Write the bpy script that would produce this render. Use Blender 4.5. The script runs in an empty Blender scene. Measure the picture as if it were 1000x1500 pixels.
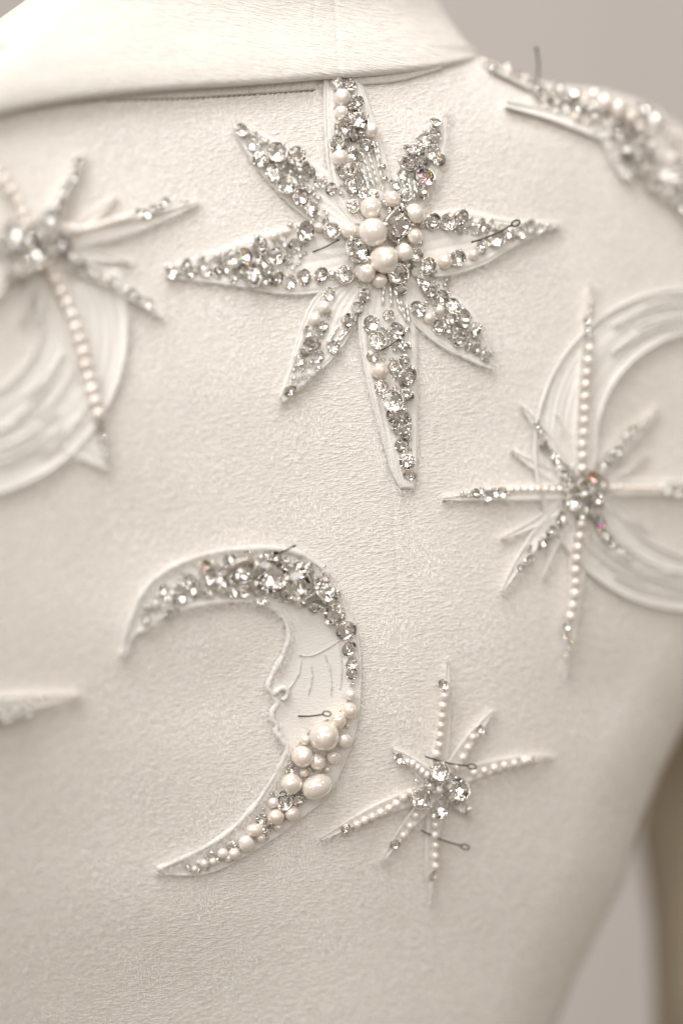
import bpy, math, random
import numpy as np
from mathutils import Matrix, Vector

random.seed(7)
rng = np.random.default_rng(7)
scene = bpy.context.scene
COL = scene.collection

# ------------------------------------------------------------------ camera
S = 0.0002            # metres per photograph pixel on the focal plane
D = 0.80              # camera to focal plane
cam_data = bpy.data.cameras.new("camera")
cam = bpy.data.objects.new("camera", cam_data)
COL.objects.link(cam)
cam.location = (0, -D, 0)
cam.rotation_euler = (math.radians(90), 0, 0)
cam_data.sensor_fit = 'VERTICAL'
cam_data.sensor_height = 36.0
cam_data.lens = 36.0 * D / (1500 * S)
cam_data.clip_start = 0.01
cam_data.clip_end = 50
cam_data.dof.use_dof = True
cam_data.dof.focus_distance = D
cam_data.dof.aperture_fstop = 1.65
scene.camera = cam

# ------------------------------------------------------------------ world and lamps
world = bpy.data.worlds.new("World")
scene.world = world
world.use_nodes = True
bg = world.node_tree.nodes["Background"]
bg.inputs[0].default_value = (1.0, 0.87, 0.74, 1)
bg.inputs[1].default_value = 0.30


def area(name, loc, size, power, color=(1, 1, 1), target=(0, 0, 0), shape='RECTANGLE', size_y=None):
    l = bpy.data.lights.new(name, 'AREA')
    l.shape = shape
    l.size = size
    if shape in ('RECTANGLE', 'ELLIPSE'):
        l.size_y = size_y or size
    l.energy = power
    l.color = color
    o = bpy.data.objects.new(name, l)
    o.location = loc
    d = Vector(target) - Vector(loc)
    o.rotation_euler = d.to_track_quat('-Z', 'Y').to_euler()
    COL.objects.link(o)
    return o


area("window_light", (-0.4, -0.75, 1.02), 0.6, 12.0, (1.0, 0.99, 0.985), size_y=0.75)
area("ceiling_light", (0.35, -0.5, 2.2), 0.7, 14.0, (1.0, 0.975, 0.945))
area("added_side_light", (-1.7, -0.6, 0.1), 0.35, 0.5, (0.97, 0.99, 1.0), size_y=0.9)  # weak soft light added at the left, no known window there
for x, y, z in ((-0.95, -2.1, 0.55), (-0.5, -2.4, 0.95), (0.05, -2.4, 1.05), (0.6, -2.4, 0.85), (1.15, -2.0, 0.5), (-0.75, -2.3, -0.35), (0.7, -2.3, -0.25)):
    area("added_front_light", (x, y, z), 0.28, 2.4 if z > 0 else 0.6, (1.0, 0.98, 0.955) if z > 0 else (1.0, 0.86, 0.70), size_y=0.62)  # panels added for the crystals to reflect; low warm ones imitate floor bounce
SP = [(-0.9, -1.6, 0.9), (0.7, -1.7, 1.0), (-0.3, -1.9, 1.25), (1.25, -1.1, 0.9), (0.25, -1.2, 1.7),
      (-1.35, -1.0, 1.0), (-0.55, -2.0, 0.35), (1.0, -1.9, 0.35), (0.1, -2.1, 0.7), (-1.5, -1.6, 0.25)]
for i, p in enumerate(SP):
    area("added_sparkle_light", p, 0.075, 1.35, (1.0, 0.94, 0.86) if i % 3 else (0.93, 0.97, 1.0), shape='DISK')  # small bright disks added so that the crystal facets glint

scene.view_settings.view_transform = 'Standard'
scene.view_settings.look = 'None'
scene.view_settings.exposure = 0.10
scene.view_settings.gamma = 1.0
cy = scene.cycles
cy.use_denoising = True
cy.sample_clamp_indirect = 25
cy.max_bounces = 10
cy.glossy_bounces = 6
cy.transmission_bounces = 8
cy.blur_glossy = 0.3


# ------------------------------------------------------------------ materials
class NT:
    def __init__(self, name):
        self.m = bpy.data.materials.new(name)
        self.m.use_nodes = True
        self.t = self.m.node_tree
        self.t.nodes.clear()
        self.out = self.n('ShaderNodeOutputMaterial')

    def n(self, kind, **kw):
        nd = self.t.nodes.new(kind)
        for k, v in kw.items():
            if k.startswith('i_'):
                nd.inputs[k[2:].replace('_', ' ')].default_value = v
            else:
                setattr(nd, k, v)
        return nd

    def l(self, a, b):
        self.t.links.new(a, b)

    def surf(self, sock):
        self.l(sock, self.out.inputs['Surface'])
        return self.m

    def math(self, op, a, b=None, c=None):
        nd = self.n('ShaderNodeMath', operation=op)
        for i, v in enumerate((a, b, c)):
            if v is None:
                continue
            if isinstance(v, (int, float)):
                nd.inputs[i].default_value = v
            else:
                self.l(v, nd.inputs[i])
        return nd.outputs[0]

    def noise(self, vec, scale, detail=2.0, rough=0.5, dist=0.0):
        nd = self.n('ShaderNodeTexNoise')
        nd.inputs['Scale'].default_value = scale
        nd.inputs['Detail'].default_value = detail
        nd.inputs['Roughness'].default_value = rough
        nd.inputs['Distortion'].default_value = dist
        self.l(vec, nd.inputs['Vector'])
        return nd.outputs['Fac']

    def mapping(self, vec, scale=(1, 1, 1), rot=(0, 0, 0)):
        rt = self.n('ShaderNodeMapping')
        rt.inputs['Rotation'].default_value = rot
        self.l(vec, rt.inputs['Vector'])
        nd = self.n('ShaderNodeMapping')
        nd.inputs['Scale'].default_value = scale
        self.l(rt.outputs[0], nd.inputs['Vector'])
        return nd.outputs[0]

    def smooth(self, v, a, b):
        nd = self.n('ShaderNodeMapRange', interpolation_type='SMOOTHSTEP')
        self.l(v, nd.inputs['Value'])
        nd.inputs['From Min'].default_value = a
        nd.inputs['From Max'].default_value = b
        return nd.outputs[0]


def fabric(name, col, brushed=0.0, strength=0.5, dist=0.0005):
    """ivory brushed crepe; UV is in millimetres along the cloth."""
    k = NT(name)
    uv = k.n('ShaderNodeUVMap', uv_map='cloth').outputs[0]
    wv = k.n('ShaderNodeTexNoise')
    wv.inputs['Scale'].default_value = 0.10
    k.l(uv, wv.inputs['Vector'])
    add = k.n('ShaderNodeVectorMath', operation='MULTIPLY_ADD')
    k.l(wv.outputs['Color'], add.inputs[0])
    add.inputs[1].default_value = (1.5, 1.5, 0)
    k.l(uv, add.inputs[2])
    v = add.outputs[0]
    r = math.radians
    h1 = k.noise(k.mapping(v, (0.45, 2.6, 1), (0, 0, r(-8))), 1.0, 2.0, 0.6, 0.1)
    h2 = k.noise(k.mapping(v, (3.0, 0.30, 1), (0, 0, r(2))), 1.0, 2.0, 0.6, 0.1)
    h3 = k.noise(k.mapping(v, (0.22, 2.2, 1), (0, 0, r(11))), 1.0, 2.0, 0.6, 0.1)
    patch = k.smooth(k.noise(v, 0.16, 2.0), 0.44, 0.56)
    mix = k.n('ShaderNodeMix', data_type='FLOAT')
    k.l(patch, mix.inputs[0]); k.l(h1, mix.inputs[2]); k.l(h2, mix.inputs[3])
    mix2 = k.n('ShaderNodeMix', data_type='FLOAT')
    mix2.inputs[0].default_value = brushed
    k.l(mix.outputs[0], mix2.inputs[2]); k.l(h3, mix2.inputs[3])
    weave = k.noise(k.mapping(uv, (1, 1, 1)), 3.6, 2.0, 0.7)
    hh = k.math('ADD', mix2.outputs[0], k.math('MULTIPLY', weave, 0.18))
    b = k.n('ShaderNodeBump')
    b.inputs['Strength'].default_value = strength
    b.inputs['Distance'].default_value = dist
    k.l(hh, b.inputs['Height'])
    big = k.noise(uv, 0.05, 3.0)
    fine = k.smooth(hh, 0.36, 0.80)
    cm = k.n('ShaderNodeMix', data_type='RGBA')
    k.l(k.math('ADD', k.math('MULTIPLY', fine, 0.6), k.math('MULTIPLY', big, 0.4)), cm.inputs[0])
    cm.inputs[6].default_value = (col[0] * 0.82, col[1] * 0.80, col[2] * 0.775, 1)
    cm.inputs[7].default_value = (min(1, col[0] * 1.03), min(1, col[1] * 1.03), min(1, col[2] * 1.035), 1)
    p = k.n('ShaderNodeBsdfPrincipled')
    k.l(cm.outputs[2], p.inputs['Base Color'])
    p.inputs['Roughness'].default_value = 0.72
    p.inputs['Specular IOR Level'].default_value = 0.25
    p.inputs['Sheen Weight'].default_value = 0.12
    p.inputs['Sheen Roughness'].default_value = 0.5
    k.l(b.outputs[0], p.inputs['Normal'])
    return k.surf(p.outputs[0])


def embroidery(name, col, freq=2.2, strength=0.6):
    """satin stitch: threads run across the strip (uv y = mm along, uv x = mm across)."""
    k = NT(name)
    uv = k.n('ShaderNodeUVMap', uv_map='cloth').outputs[0]
    n1 = k.noise(k.mapping(uv, (0.5, freq, 1), (0, 0, 0.35)), 1.0, 3.0, 0.6, 0.6)
    n2 = k.noise(uv, 3.0, 3.0, 0.7)
    hh = k.math('ADD', n1, k.math('MULTIPLY', n2, 0.4))
    b = k.n('ShaderNodeBump')
    b.inputs['Strength'].default_value = strength
    b.inputs['Distance'].default_value = 0.00045
    k.l(hh, b.inputs['Height'])
    p = k.n('ShaderNodeBsdfPrincipled')
    p.inputs['Base Color'].default_value = (*col, 1)
    p.inputs['Roughness'].default_value = 0.6
    p.inputs['Sheen Weight'].default_value = 0.15
    p.inputs['Specular IOR Level'].default_value = 0.3
    k.l(b.outputs[0], p.inputs['Normal'])
    return k.surf(p.outputs[0])


def simple(name, col, rough=0.4, metal=0.0, **kw):
    k = NT(name)
    p = k.n('ShaderNodeBsdfPrincipled')
    p.inputs['Base Color'].default_value = (*col, 1)
    p.inputs['Roughness'].default_value = rough
    p.inputs['Metallic'].default_value = metal
    for a, b in kw.items():
        p.inputs[a.replace('_', ' ')].default_value = b
    return k.surf(p.outputs[0])


def crystal_mat(name, tint=(1, 1, 1), base_ior=1.56, spread=0.007):
    k = NT(name)
    prev = None
    for c, d in (((tint[0], 0, 0, 1), -spread), ((0, tint[1], 0, 1), 0), ((0, 0, tint[2], 1), spread)):
        g = k.n('ShaderNodeBsdfGlass')
        g.inputs['Color'].default_value = c
        g.inputs['Roughness'].default_value = 0.0
        g.inputs['IOR'].default_value = base_ior + d
        if prev is None:
            prev = g.outputs[0]
        else:
            a = k.n('ShaderNodeAddShader')
            k.l(prev, a.inputs[0]); k.l(g.outputs[0], a.inputs[1])
            prev = a.outputs[0]
    return k.surf(prev)


def pearl_mat(name, col, rough=0.22):
    k = NT(name)
    oi = k.n('ShaderNodeObjectInfo')
    tc = k.n('ShaderNodeTexCoord').outputs['Object']
    lw = k.n('ShaderNodeLayerWeight')
    lw.inputs['Blend'].default_value = 0.35
    ramp = k.n('ShaderNodeValToRGB')
    e = ramp.color_ramp.elements
    e[0].position = 0.0; e[0].color = (col[0], col[1] * 0.97, col[2] * 0.96, 1)
    e[1].position = 1.0; e[1].color = (col[0] * 0.93, col[1] * 0.88, col[2] * 0.78, 1)
    m = e.new(0.5); m.color = (col[0] * 1.01, col[1] * 0.965, col[2] * 0.94, 1)
    k.l(lw.outputs['Facing'], ramp.inputs[0])
    hsv = k.n('ShaderNodeHueSaturation')
    k.l(ramp.outputs[0], hsv.inputs['Color'])
    k.l(k.math('MULTIPLY_ADD', oi.outputs['Random'], 0.6, 0.6), hsv.inputs['Saturation'])
    k.l(k.math('MULTIPLY_ADD', oi.outputs['Random'], -0.08, 1.03), hsv.inputs['Value'])
    b = k.n('ShaderNodeBump')
    b.inputs['Strength'].default_value = 0.10
    b.inputs['Distance'].default_value = 0.0004
    k.l(k.noise(tc, 2.2, 2.0), b.inputs['Height'])
    p = k.n('ShaderNodeBsdfPrincipled')
    k.l(hsv.outputs[0], p.inputs['Base Color'])
    p.inputs['Roughness'].default_value = rough
    p.inputs['Specular IOR Level'].default_value = 1.0
    p.inputs['Coat Weight'].default_value = 1.0
    p.inputs['Coat IOR'].default_value = 2.1
    p.inputs['Metallic'].default_value = 0.15
    p.inputs['Coat Roughness'].default_value = 0.05
    p.inputs['Sheen Weight'].default_value = 0.25
    k.l(b.outputs[0], p.inputs['Normal'])
    return k.surf(p.outputs[0])


IVORY = (0.81, 0.783, 0.737)
M_CLOTH = fabric("ivory_crepe", (0.82, 0.788, 0.742), 0.0, 0.9, 0.00036)
M_COLLAR = fabric("ivory_brushed_crepe", IVORY, 0.8, 1.0, 0.0008)
M_SLEEVE = fabric("shaded_sleeve_crepe", (0.40, 0.345, 0.26), 0.0, 0.3)  # coat crepe with the sleeve's shade and warm bounce put into its colour
M_EMB = embroidery("white_embroidery", (0.835, 0.805, 0.765), 2.2)
M_CORD = embroidery("white_cord", (0.84, 0.81, 0.775), 3.2, 0.8)
M_FIBRE = simple("loose_fibre", (0.90, 0.875, 0.835), 0.45, 0.0)
M_NAP = simple("silky_nap_fibre", (0.93, 0.90, 0.86), 0.38, 0.0, Specular_IOR_Level=0.6, Sheen_Weight=0.2)
M_FLOAT = simple("silk_float", (0.93, 0.91, 0.875), 0.25, 0.0, Specular_IOR_Level=1.0, Coat_Weight=0.5, Coat_Roughness=0.2)
M_THREAD = simple("tan_thread", (0.34, 0.24, 0.14), 0.7)
M_DISP = crystal_mat("fiery_crystal_glass", spread=0.007)
k = NT("crystal_glass")
gl = k.n('ShaderNodeBsdfGlass'); gl.inputs['IOR'].default_value = 1.56; gl.inputs['Roughness'].default_value = 0.0
M_GLASS = k.surf(gl.outputs[0])
M_AMBER = crystal_mat("amber_tinted_glass", (1.0, 0.90, 0.78))
M_FOIL = simple("crystal_foil", (0.97, 0.955, 0.93), 0.03, 1.0)
M_SILVER = simple("silver_setting", (0.78, 0.75, 0.70), 0.2, 1.0)
M_PIN = simple("steel_pin", (0.085, 0.08, 0.078), 0.38, 1.0)
M_PEARL = pearl_mat("cream_pearl", (0.85, 0.785, 0.70), 0.16)
M_SMALL = pearl_mat("ivory_pearl", (0.83, 0.785, 0.72), 0.2)
k = NT("silver_lined_glass")
gl = k.n('ShaderNodeBsdfGlass'); gl.inputs['IOR'].default_value = 1.5; gl.inputs['Roughness'].default_value = 0.02
gs = k.n('ShaderNodeBsdfGlossy'); gs.inputs['Roughness'].default_value = 0.12; gs.inputs['Color'].default_value = (0.86, 0.84, 0.80, 1)
mx = k.n('ShaderNodeMixShader'); mx.inputs[0].default_value = 0.55
k.l(gl.outputs[0], mx.inputs[1]); k.l(gs.outputs[0], mx.inputs[2])
M_SEED = k.surf(mx.outputs[0])


# ------------------------------------------------------------------ cloth surface
def crom(pts, n):
    """Catmull-Rom through pts, n samples by arc length."""
    p = np.array(pts, float)
    if len(p) == 2:
        t = np.linspace(0, 1, n)[:, None]
        return p[0] * (1 - t) + p[1] * t
    q = np.vstack([2 * p[0] - p[1], p, 2 * p[-1] - p[-2]])
    out = []
    for i in range(1, len(q) - 2):
        t = np.linspace(0, 1, 24, endpoint=False)[:, None]
        a, b, c, d = q[i - 1], q[i], q[i + 1], q[i + 2]
        out.append(0.5 * (2 * b + (c - a) * t + (2 * a - 5 * b + 4 * c - d) * t ** 2 + (3 * b - a - 3 * c + d) * t ** 3))
    out.append(p[-1:])
    o = np.vstack(out)
    s = np.r_[0, np.cumsum(np.linalg.norm(np.diff(o, axis=0), axis=1))]
    w = np.linspace(0, s[-1], n)
    return np.stack([np.interp(w, s, o[:, j]) for j in range(o.shape[1])], 1)


SIL = np.array([(694, 60), (700, 82), (735, 98), (775, 118), (830, 126), (880, 131), (930, 146), (965, 163), (1000, 190),
                (1050, 240), (1090, 330), (1110, 450), (1115, 600), (1110, 800), (1085, 930), (1040, 1010), (1000, 1065),
                (965, 1135), (940, 1200), (915, 1290), (878, 1360), (845, 1425), (815, 1500), (790, 1580), (770, 1660)], float)
SEAM = np.array([(470, 40), (478, 110), (482, 240), (510, 380), (545, 520), (562, 620), (574, 720), (583, 860), (588, 1000), (592, 1250), (596, 1660)], float)
_xf = np.polyfit([0, 100, 350, 600, 800, 1000, 1250, 1500], [430, 460, 525, 555, 545, 520, 485, 435], 4)


def pdist(x, y, poly):
    d = np.full(np.shape(x), 1e9)
    for a, b in zip(poly[:-1], poly[1:]):
        ab = b - a
        t = np.clip(((x - a[0]) * ab[0] + (y - a[1]) * ab[1]) / (ab @ ab), 0, 1)
        d = np.minimum(d, np.hypot(x - a[0] - t * ab[0], y - a[1] - t * ab[1]))
    return d


DENTS = [  # x, y, sx, sy, mm (positive = dent away from the camera)
    (300, 1010, 110, 80, 1.6), (610, 820, 160, 130, 0.8), (330, 560, 140, 100, -0.9), (700, 640, 90, 110, 1.2),
    (250, 1330, 200, 90, -1.8), (560, 1380, 160, 110, 1.2), (760, 1330, 120, 160, -1.4), (720, 240, 110, 90, -1.2),
    (400, 200, 90, 60, -0.6), (180, 800, 120, 90, 1.0), (900, 1010, 90, 70, 1.6), (940, 640, 70, 90, 1.8)]


def G(x, y):
    """depth of the cloth (metres, + away from the camera) by its place on the focal plane, in photograph pixels."""
    x = np.asarray(x, float); y = np.asarray(y, float)
    dx = x - np.polyval(_xf, np.clip(y, -50, 1600))
    g = np.where(dx > 0, 0.045 * dx + 0.00013 * dx ** 2, 0.045 * dx - 0.00007 * dx ** 2)
    g = g + 0.00004 * np.clip(y - 850, 0, 800) ** 2
    for cx, cy_, sx, sy, a in DENTS:
        g = g + a * np.exp(-((x - cx) / sx) ** 2 - ((y - cy_) / sy) ** 2)
    xs = np.interp(y, SEAM[:, 1], SEAM[:, 0])
    e = x - xs
    fade = 1 - 0.75 * np.clip((y - 650) / 350, 0, 1)
    g = g + fade * 0.26 * np.exp(-(e / 3.0) ** 2) - fade * 0.16 * np.exp(-((e - 9) / 8.0) ** 2) - fade * 0.14 * np.exp(-((e + 9) / 8.0) ** 2)
    R = 95.0
    d = np.clip(R - pdist(x, y, SIL), 0, R)
    g = g + (R - np.sqrt(np.maximum(R * R - d * d, 0))) * 0.2 * 0.8
    return g * 0.001


def ray(x, y, dep):
    f = (D + dep) / D
    return np.stack([(x - 500) * S * f, dep, (750 - y) * S * f], -1)


def surf(x, y):
    return ray(np.asarray(x, float), np.asarray(y, float), G(x, y))


def normal(x, y, e=2.5):
    x = np.asarray(x, float); y = np.asarray(y, float)
    a = surf(x + e, y) - surf(x - e, y)
    b = surf(x, y + e) - surf(x, y - e)
    n = np.cross(a, b)
    n = n / np.linalg.norm(n, axis=-1, keepdims=True)
    return np.where(n[..., 1:2] > 0, -n, n)


def project(P):
    f = D / (D + P[..., 1])
    return 500 + P[..., 0] * f / S, 750 - P[..., 2] * f / S


def on(x, y, h):
    """point h metres above the cloth that is seen at x, y; and the cloth normal there."""
    x = np.asarray(x, float); y = np.asarray(y, float)
    h = np.asarray(h, float)
    X, Y = x.copy(), y.copy()
    for _ in range(2):
        n = normal(X, Y, 6.0)
        P = surf(X, Y) + n * h[..., None]
        px, py = project(P)
        X = X + (x - px); Y = Y + (y - py)
    n = normal(X, Y, 6.0)
    return surf(X, Y) + n * h[..., None], n


# ------------------------------------------------------------------ object helpers
def mesh_obj(name, V, F, mat, parent=None, loc=None, uv=None, smooth=True, mats=None, fmat=None):
    me = bpy.data.meshes.new(name)
    V = np.asarray(V, float)
    if loc is None:
        loc = Vector((0, 0, 0))
    base = Vector(parent['base']) if parent is not None else Vector(loc)
    V = V - np.array(base)
    me.from_pydata(V.tolist(), [], [tuple(map(int, f)) for f in F])
    for m in (mats or [mat]):
        me.materials.append(m)
    if fmat is not None:
        me.polygons.foreach_set('material_index', fmat)
    me.polygons.foreach_set('use_smooth', [smooth] * len(me.polygons))
    if uv is not None:
        lay = me.uv_layers.new(name='cloth')
        li = np.zeros(len(me.loops), int)
        me.loops.foreach_get('vertex_index', li)
        lay.data.foreach_set('uv', np.asarray(uv, float)[li].ravel())
    me.update()
    o = bpy.data.objects.new(name, me)
    COL.objects.link(o)
    if parent is not None:
        o.parent = parent
    else:
        o.location = base
    return o


def thing(name, loc, label, cat, group=None):
    o = bpy.data.objects.new(name, None)
    o.empty_display_size = 0.01
    o.location = loc
    o['base'] = [float(c) for c in loc]
    o['label'] = label
    o['category'] = cat
    if group:
        o['group'] = group
    COL.objects.link(o)
    return o


def grid_faces(r, c, flip=False):
    i = np.arange(r * c).reshape(r, c)
    a, b, d, e = i[:-1, :-1].ravel(), i[:-1, 1:].ravel(), i[1:, 1:].ravel(), i[1:, :-1].ravel()
    f = np.stack([a, e, d, b] if not flip else [a, b, d, e], 1)
    return f


def tube(P, rad, k=8, cap=True):
    P = np.asarray(P, float)
    n = len(P)
    rad = np.broadcast_to(rad, (n,))
    T = np.gradient(P, axis=0)
    T /= np.linalg.norm(T, axis=1, keepdims=True) + 1e-12
    up = np.array([0.0, -1, 0])
    A = np.cross(T, up)
    bad = np.linalg.norm(A, axis=1) < 1e-3
    A[bad] = np.cross(T[bad], np.array([1.0, 0, 0]))
    A /= np.linalg.norm(A, axis=1, keepdims=True)
    B = np.cross(A, T)
    a = np.linspace(0, 2 * np.pi, k, endpoint=False)
    V = P[:, None] + rad[:, None, None] * (np.cos(a)[None, :, None] * A[:, None] + np.sin(a)[None, :, None] * B[:, None])
    V = V.reshape(-1, 3)
    F = []
    for i in range(n - 1):
        for j in range(k):
            j2 = (j + 1) % k
            F.append((i * k + j, i * k + j2, (i + 1) * k + j2, (i + 1) * k + j))
    if cap:
        F.append(tuple(range(k - 1, -1, -1)))
        F.append(tuple((n - 1) * k + j for j in range(k)))
    s = np.r_[0, np.cumsum(np.linalg.norm(np.diff(P, axis=0), axis=1))] * 1000
    uv = np.stack([np.tile(np.arange(k) * 0.6, n), np.repeat(s, k)], 1)
    return V, F, uv


class Bag:
    def __init__(self):
        self.V, self.F, self.U, self.n = [], [], [], 0

    def add(self, V, F, uv=None):
        V = np.asarray(V)
        self.V.append(V)
        self.F += [tuple(int(i) + self.n for i in f) for f in F]
        self.U.append(uv if uv is not None else np.zeros((len(V), 2)))
        self.n += len(V)

    def build(self, name, mat, parent, **kw):
        return mesh_obj(name, np.vstack(self.V), self.F, mat, parent, uv=np.vstack(self.U), **kw)


# ------------------------------------------------------------------ background
def folds(x):
    return 0.05 * np.sin(x * 9.0) + 0.03 * np.sin(x * 21 + 1.0)


cx_ = np.linspace(-2.2, 2.6, 260)
cz_ = np.linspace(-1.6, 1.9, 20)
XX, ZZ = np.meshgrid(cx_, cz_)
V = np.stack([XX, 1.35 + folds(XX) * (1 - 0.1 * ZZ), ZZ], -1).reshape(-1, 3)
M_CURT = simple("mauve_grey_curtain", (0.62, 0.585, 0.565), 0.85, 0.0, Sheen_Weight=0.2)
cur = mesh_obj("curtain", V, grid_faces(20, 260), M_CURT, loc=(0, 1.35, -1.6))
cur['label'] = "mauve grey curtain with soft vertical folds, out of focus behind the coat"
cur['category'] = "curtain"

# ------------------------------------------------------------------ the coat
coat = thing("coat", tuple(surf(500, 1500)), "ivory brushed crepe coat with a rolled collar, seen from behind", "coat")


def rows_y():
    a = np.linspace(66, 230, 110)
    b = np.linspace(230, 1620, 520)[1:]
    return np.r_[a, b]


ys = rows_y()
NX = 440
tt = np.linspace(0, 1, NX)
xmax = np.interp(ys, SIL[:, 1], SIL[:, 0])
w = np.where(tt < 0.9, tt / 0.9 * 0.92, 0.92 + 0.08 * np.sin((tt - 0.9) / 0.1 * np.pi / 2))
XX = -110 + (xmax[:, None] + 110) * w[None, :]
YY = np.repeat(ys[:, None], NX, 1)
P = surf(XX, YY)
# the cloth goes on round the far side of the silhouette
last = P[:, -1]
extra = np.stack([last + np.array([-0.002 * i * i, 0.008 * i + 0.004, -0.001 * i * i]) for i in range(1, 7)], 1)
P = np.concatenate([P, extra], 1)
uvx = np.concatenate([XX, np.repeat(XX[:, -1:], 6, 1) + np.arange(1, 7)[None] * 30], 1) * 0.2
uvy = np.concatenate([YY, np.repeat(YY[:, -1:], 6, 1)], 1) * -0.2
mesh_obj("body_panel", P.reshape(-1, 3), grid_faces(len(ys), NX + 6), M_CLOTH, coat, uv=np.stack([uvx.ravel(), uvy.ravel()], 1))

# collar ------------------------------------------------------------
EDGE = crom([(-130, 205), (-40, 174), (0, 158), (50, 146), (150, 131), (250, 122), (380, 114), (480, 106), (560, 100), (640, 92), (700, 82)], 300)
XR_Y = [-70, -30, 0, 25, 48, 70, 82]
XR_X = [600, 622, 641, 656, 672, 690, 700]
XL_Y = [-70, -40, 0, 27, 90, 150, 205]
XL_X = [100, 70, 38, 0, -70, -110, -130]
NU, NTV = 300, 70
us = np.linspace(0, 1, NU)
ts = np.linspace(0, 1, NTV)
yR = 82 + (-70 - 82) * ts
yL = 205 + (-70 - 205) * ts
xr = np.interp(-yR, -np.array(XR_Y)[::-1], np.array(XR_X)[::-1])
xl = np.interp(-yL, -np.array(XL_Y)[::-1], np.array(XL_X)[::-1])
ey = np.interp(-130 + 830 * us, EDGE[:, 0], EDGE[:, 1])
CX = xl[:, None] + (xr - xl)[:, None] * us[None]
CY = ey[None] * (1 - ts[:, None]) + (-70) * ts[:, None]
off = np.interp(us, [0, .2, .6, .85, 1], [5.5, 6.0, 6.0, 4.0, 1.2])
base = G(-130 + 830 * us, ey) * 1000
flat = 0.045 * (CX - 430)                              # general turn of the shoulders
sm = (ts ** 2 * (3 - 2 * ts))[:, None]
cz = np.minimum(base - off, 60)[None] * (1 - sm) + (flat - 3) * sm
belly = 6.0 * np.sin(np.pi * np.clip(ts, 0, 1) ** 1.5)[:, None] * np.ones_like(CX)
RR = 120.0
dR = np.clip(RR - (xr[:, None] - CX), 0, RR); dL = np.clip(RR - (CX - xl[:, None]), 0, RR)
roll = lambda d: (RR - np.sqrt(np.maximum(RR * RR - d * d, 0))) * 0.2
rise = np.clip(ts / 0.7, 0, 1)[:, None]
rise = rise * rise * (3 - 2 * rise)
cz = cz + belly + (roll(dR) + roll(dL)) * 0.9 * rise
wr = 0.25 * np.sin(CX * 0.012 + CY * 0.05) + 0.2 * np.sin(CX * 0.007 - CY * 0.03 + 1)
cz = cz + wr * rise
cz = cz + 0.35 * np.exp(-((CX - (497 - 0.07 * (100 - CY))) / 2.2) ** 2)      # the collar's centre back seam
PC = ray(CX, CY, cz * 0.001)
# turned bottom edge
rf = 0.0017
fold_rows = []
for th in np.linspace(math.pi / 2, 0, 8)[::-1][1:][::-1]:
    pass
for th in np.linspace(0, math.pi, 11)[1:]:
    q = PC[0].copy()
    q[:, 1] += rf * (1 - math.cos(th))
    q[:, 2] -= rf * math.sin(th)
    fold_rows.append(q)
for i in range(1, 5):
    q = fold_rows[9].copy()
    q[:, 2] += 0.0012 * i * np.clip(np.minimum(us, 1 - us) * 5 - 0.25, 0, 1)
    q[:, 1] += 0.0014 * i
    fold_rows.append(q)
PC = np.concatenate([np.array(fold_rows)[::-1], PC], 0)
nr = PC.shape[0]
CU = np.concatenate([np.repeat(CX[:1], nr - NTV, 0), CX], 0) * 0.2
CV = np.concatenate([CY[:1] + np.arange(nr - NTV, 0, -1)[:, None] * 3, CY], 0) * -0.2
mesh_obj("collar", PC.reshape(-1, 3), grid_faces(nr, NU, True), M_COLLAR, coat, uv=np.stack([CU.ravel(), CV.ravel()], 1))


# generic strip -----------------------------------------------------
def strip(L, Rr, prof, nl=60, nw=24, skirt=True, seed=0):
    """sheet between two edge curves; prof(u, v) gives its height in mm above the cloth."""
    a = crom(L, nl); b = crom(Rr, nl)
    u = np.linspace(0, 1, nw)
    X = a[:, None, 0] * (1 - u) + b[:, None, 0] * u
    Y = a[:, None, 1] * (1 - u) + b[:, None, 1] * u
    v = np.linspace(0, 1, nl)
    H = prof(u[None, :] * np.ones((nl, 1)), v[:, None] * np.ones((1, nw))) * 0.001
    if skirt:
        X = np.concatenate([X[:, :1], X, X[:, -1:]], 1); Y = np.concatenate([Y[:, :1], Y, Y[:, -1:]], 1)
        H = np.concatenate([H[:, :1] * 0 - 0.0004, H, H[:, -1:] * 0 - 0.0004], 1)
        X = np.concatenate([X[:1], X, X[-1:]], 0); Y = np.concatenate([Y[:1], Y, Y[-1:]], 0)
        H = np.concatenate([H[:1] * 0 - 0.0004, H, H[-1:] * 0 - 0.0004], 0)
    P, _ = on(X, Y, H)
    r, c = X.shape
    width = np.hypot(X[:, -1] - X[:, 0], Y[:, -1] - Y[:, 0]) * 0.2
    mid = np.stack([X.mean(1), Y.mean(1)], 1)
    s = np.r_[0, np.cumsum(np.linalg.norm(np.diff(mid, axis=0), axis=1))] * 0.2
    uv = np.stack([(np.linspace(-.5, .5, c)[None] * width[:, None]).ravel(), np.repeat(s, c)], 1)
    uv += rng.uniform(0, 40, 2)
    area_sign = (a[nl // 2] - b[nl // 2])[0] * (a[-1] - a[0])[1] - (a[nl // 2] - b[nl // 2])[1] * (a[-1] - a[0])[0]
    return P.reshape(-1, 3), grid_faces(r, c, area_sign < 0), uv


def rim_prof(floor=0.9, rim=1.9, rw=0.13, ridges=0, ra=0.25, lift=0.0, sides=(1, 1)):
    def f(u, v):
        e = np.minimum(u if sides[0] else u * 0 + 9, 1 - u if sides[1] else u * 0 + 9)
        h = floor + (rim - floor) * np.exp(-((e - rw * 0.55) / (rw * 0.6)) ** 2)
        if ridges:
            h = h + ra * (np.abs(np.sin(u * ridges * np.pi)) ** 0.7 - 0.5)
        h = h * (0.75 + 0.25 * np.minimum(1, e / 0.03)) + lift * v ** 3
        return h
    return f


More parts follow.
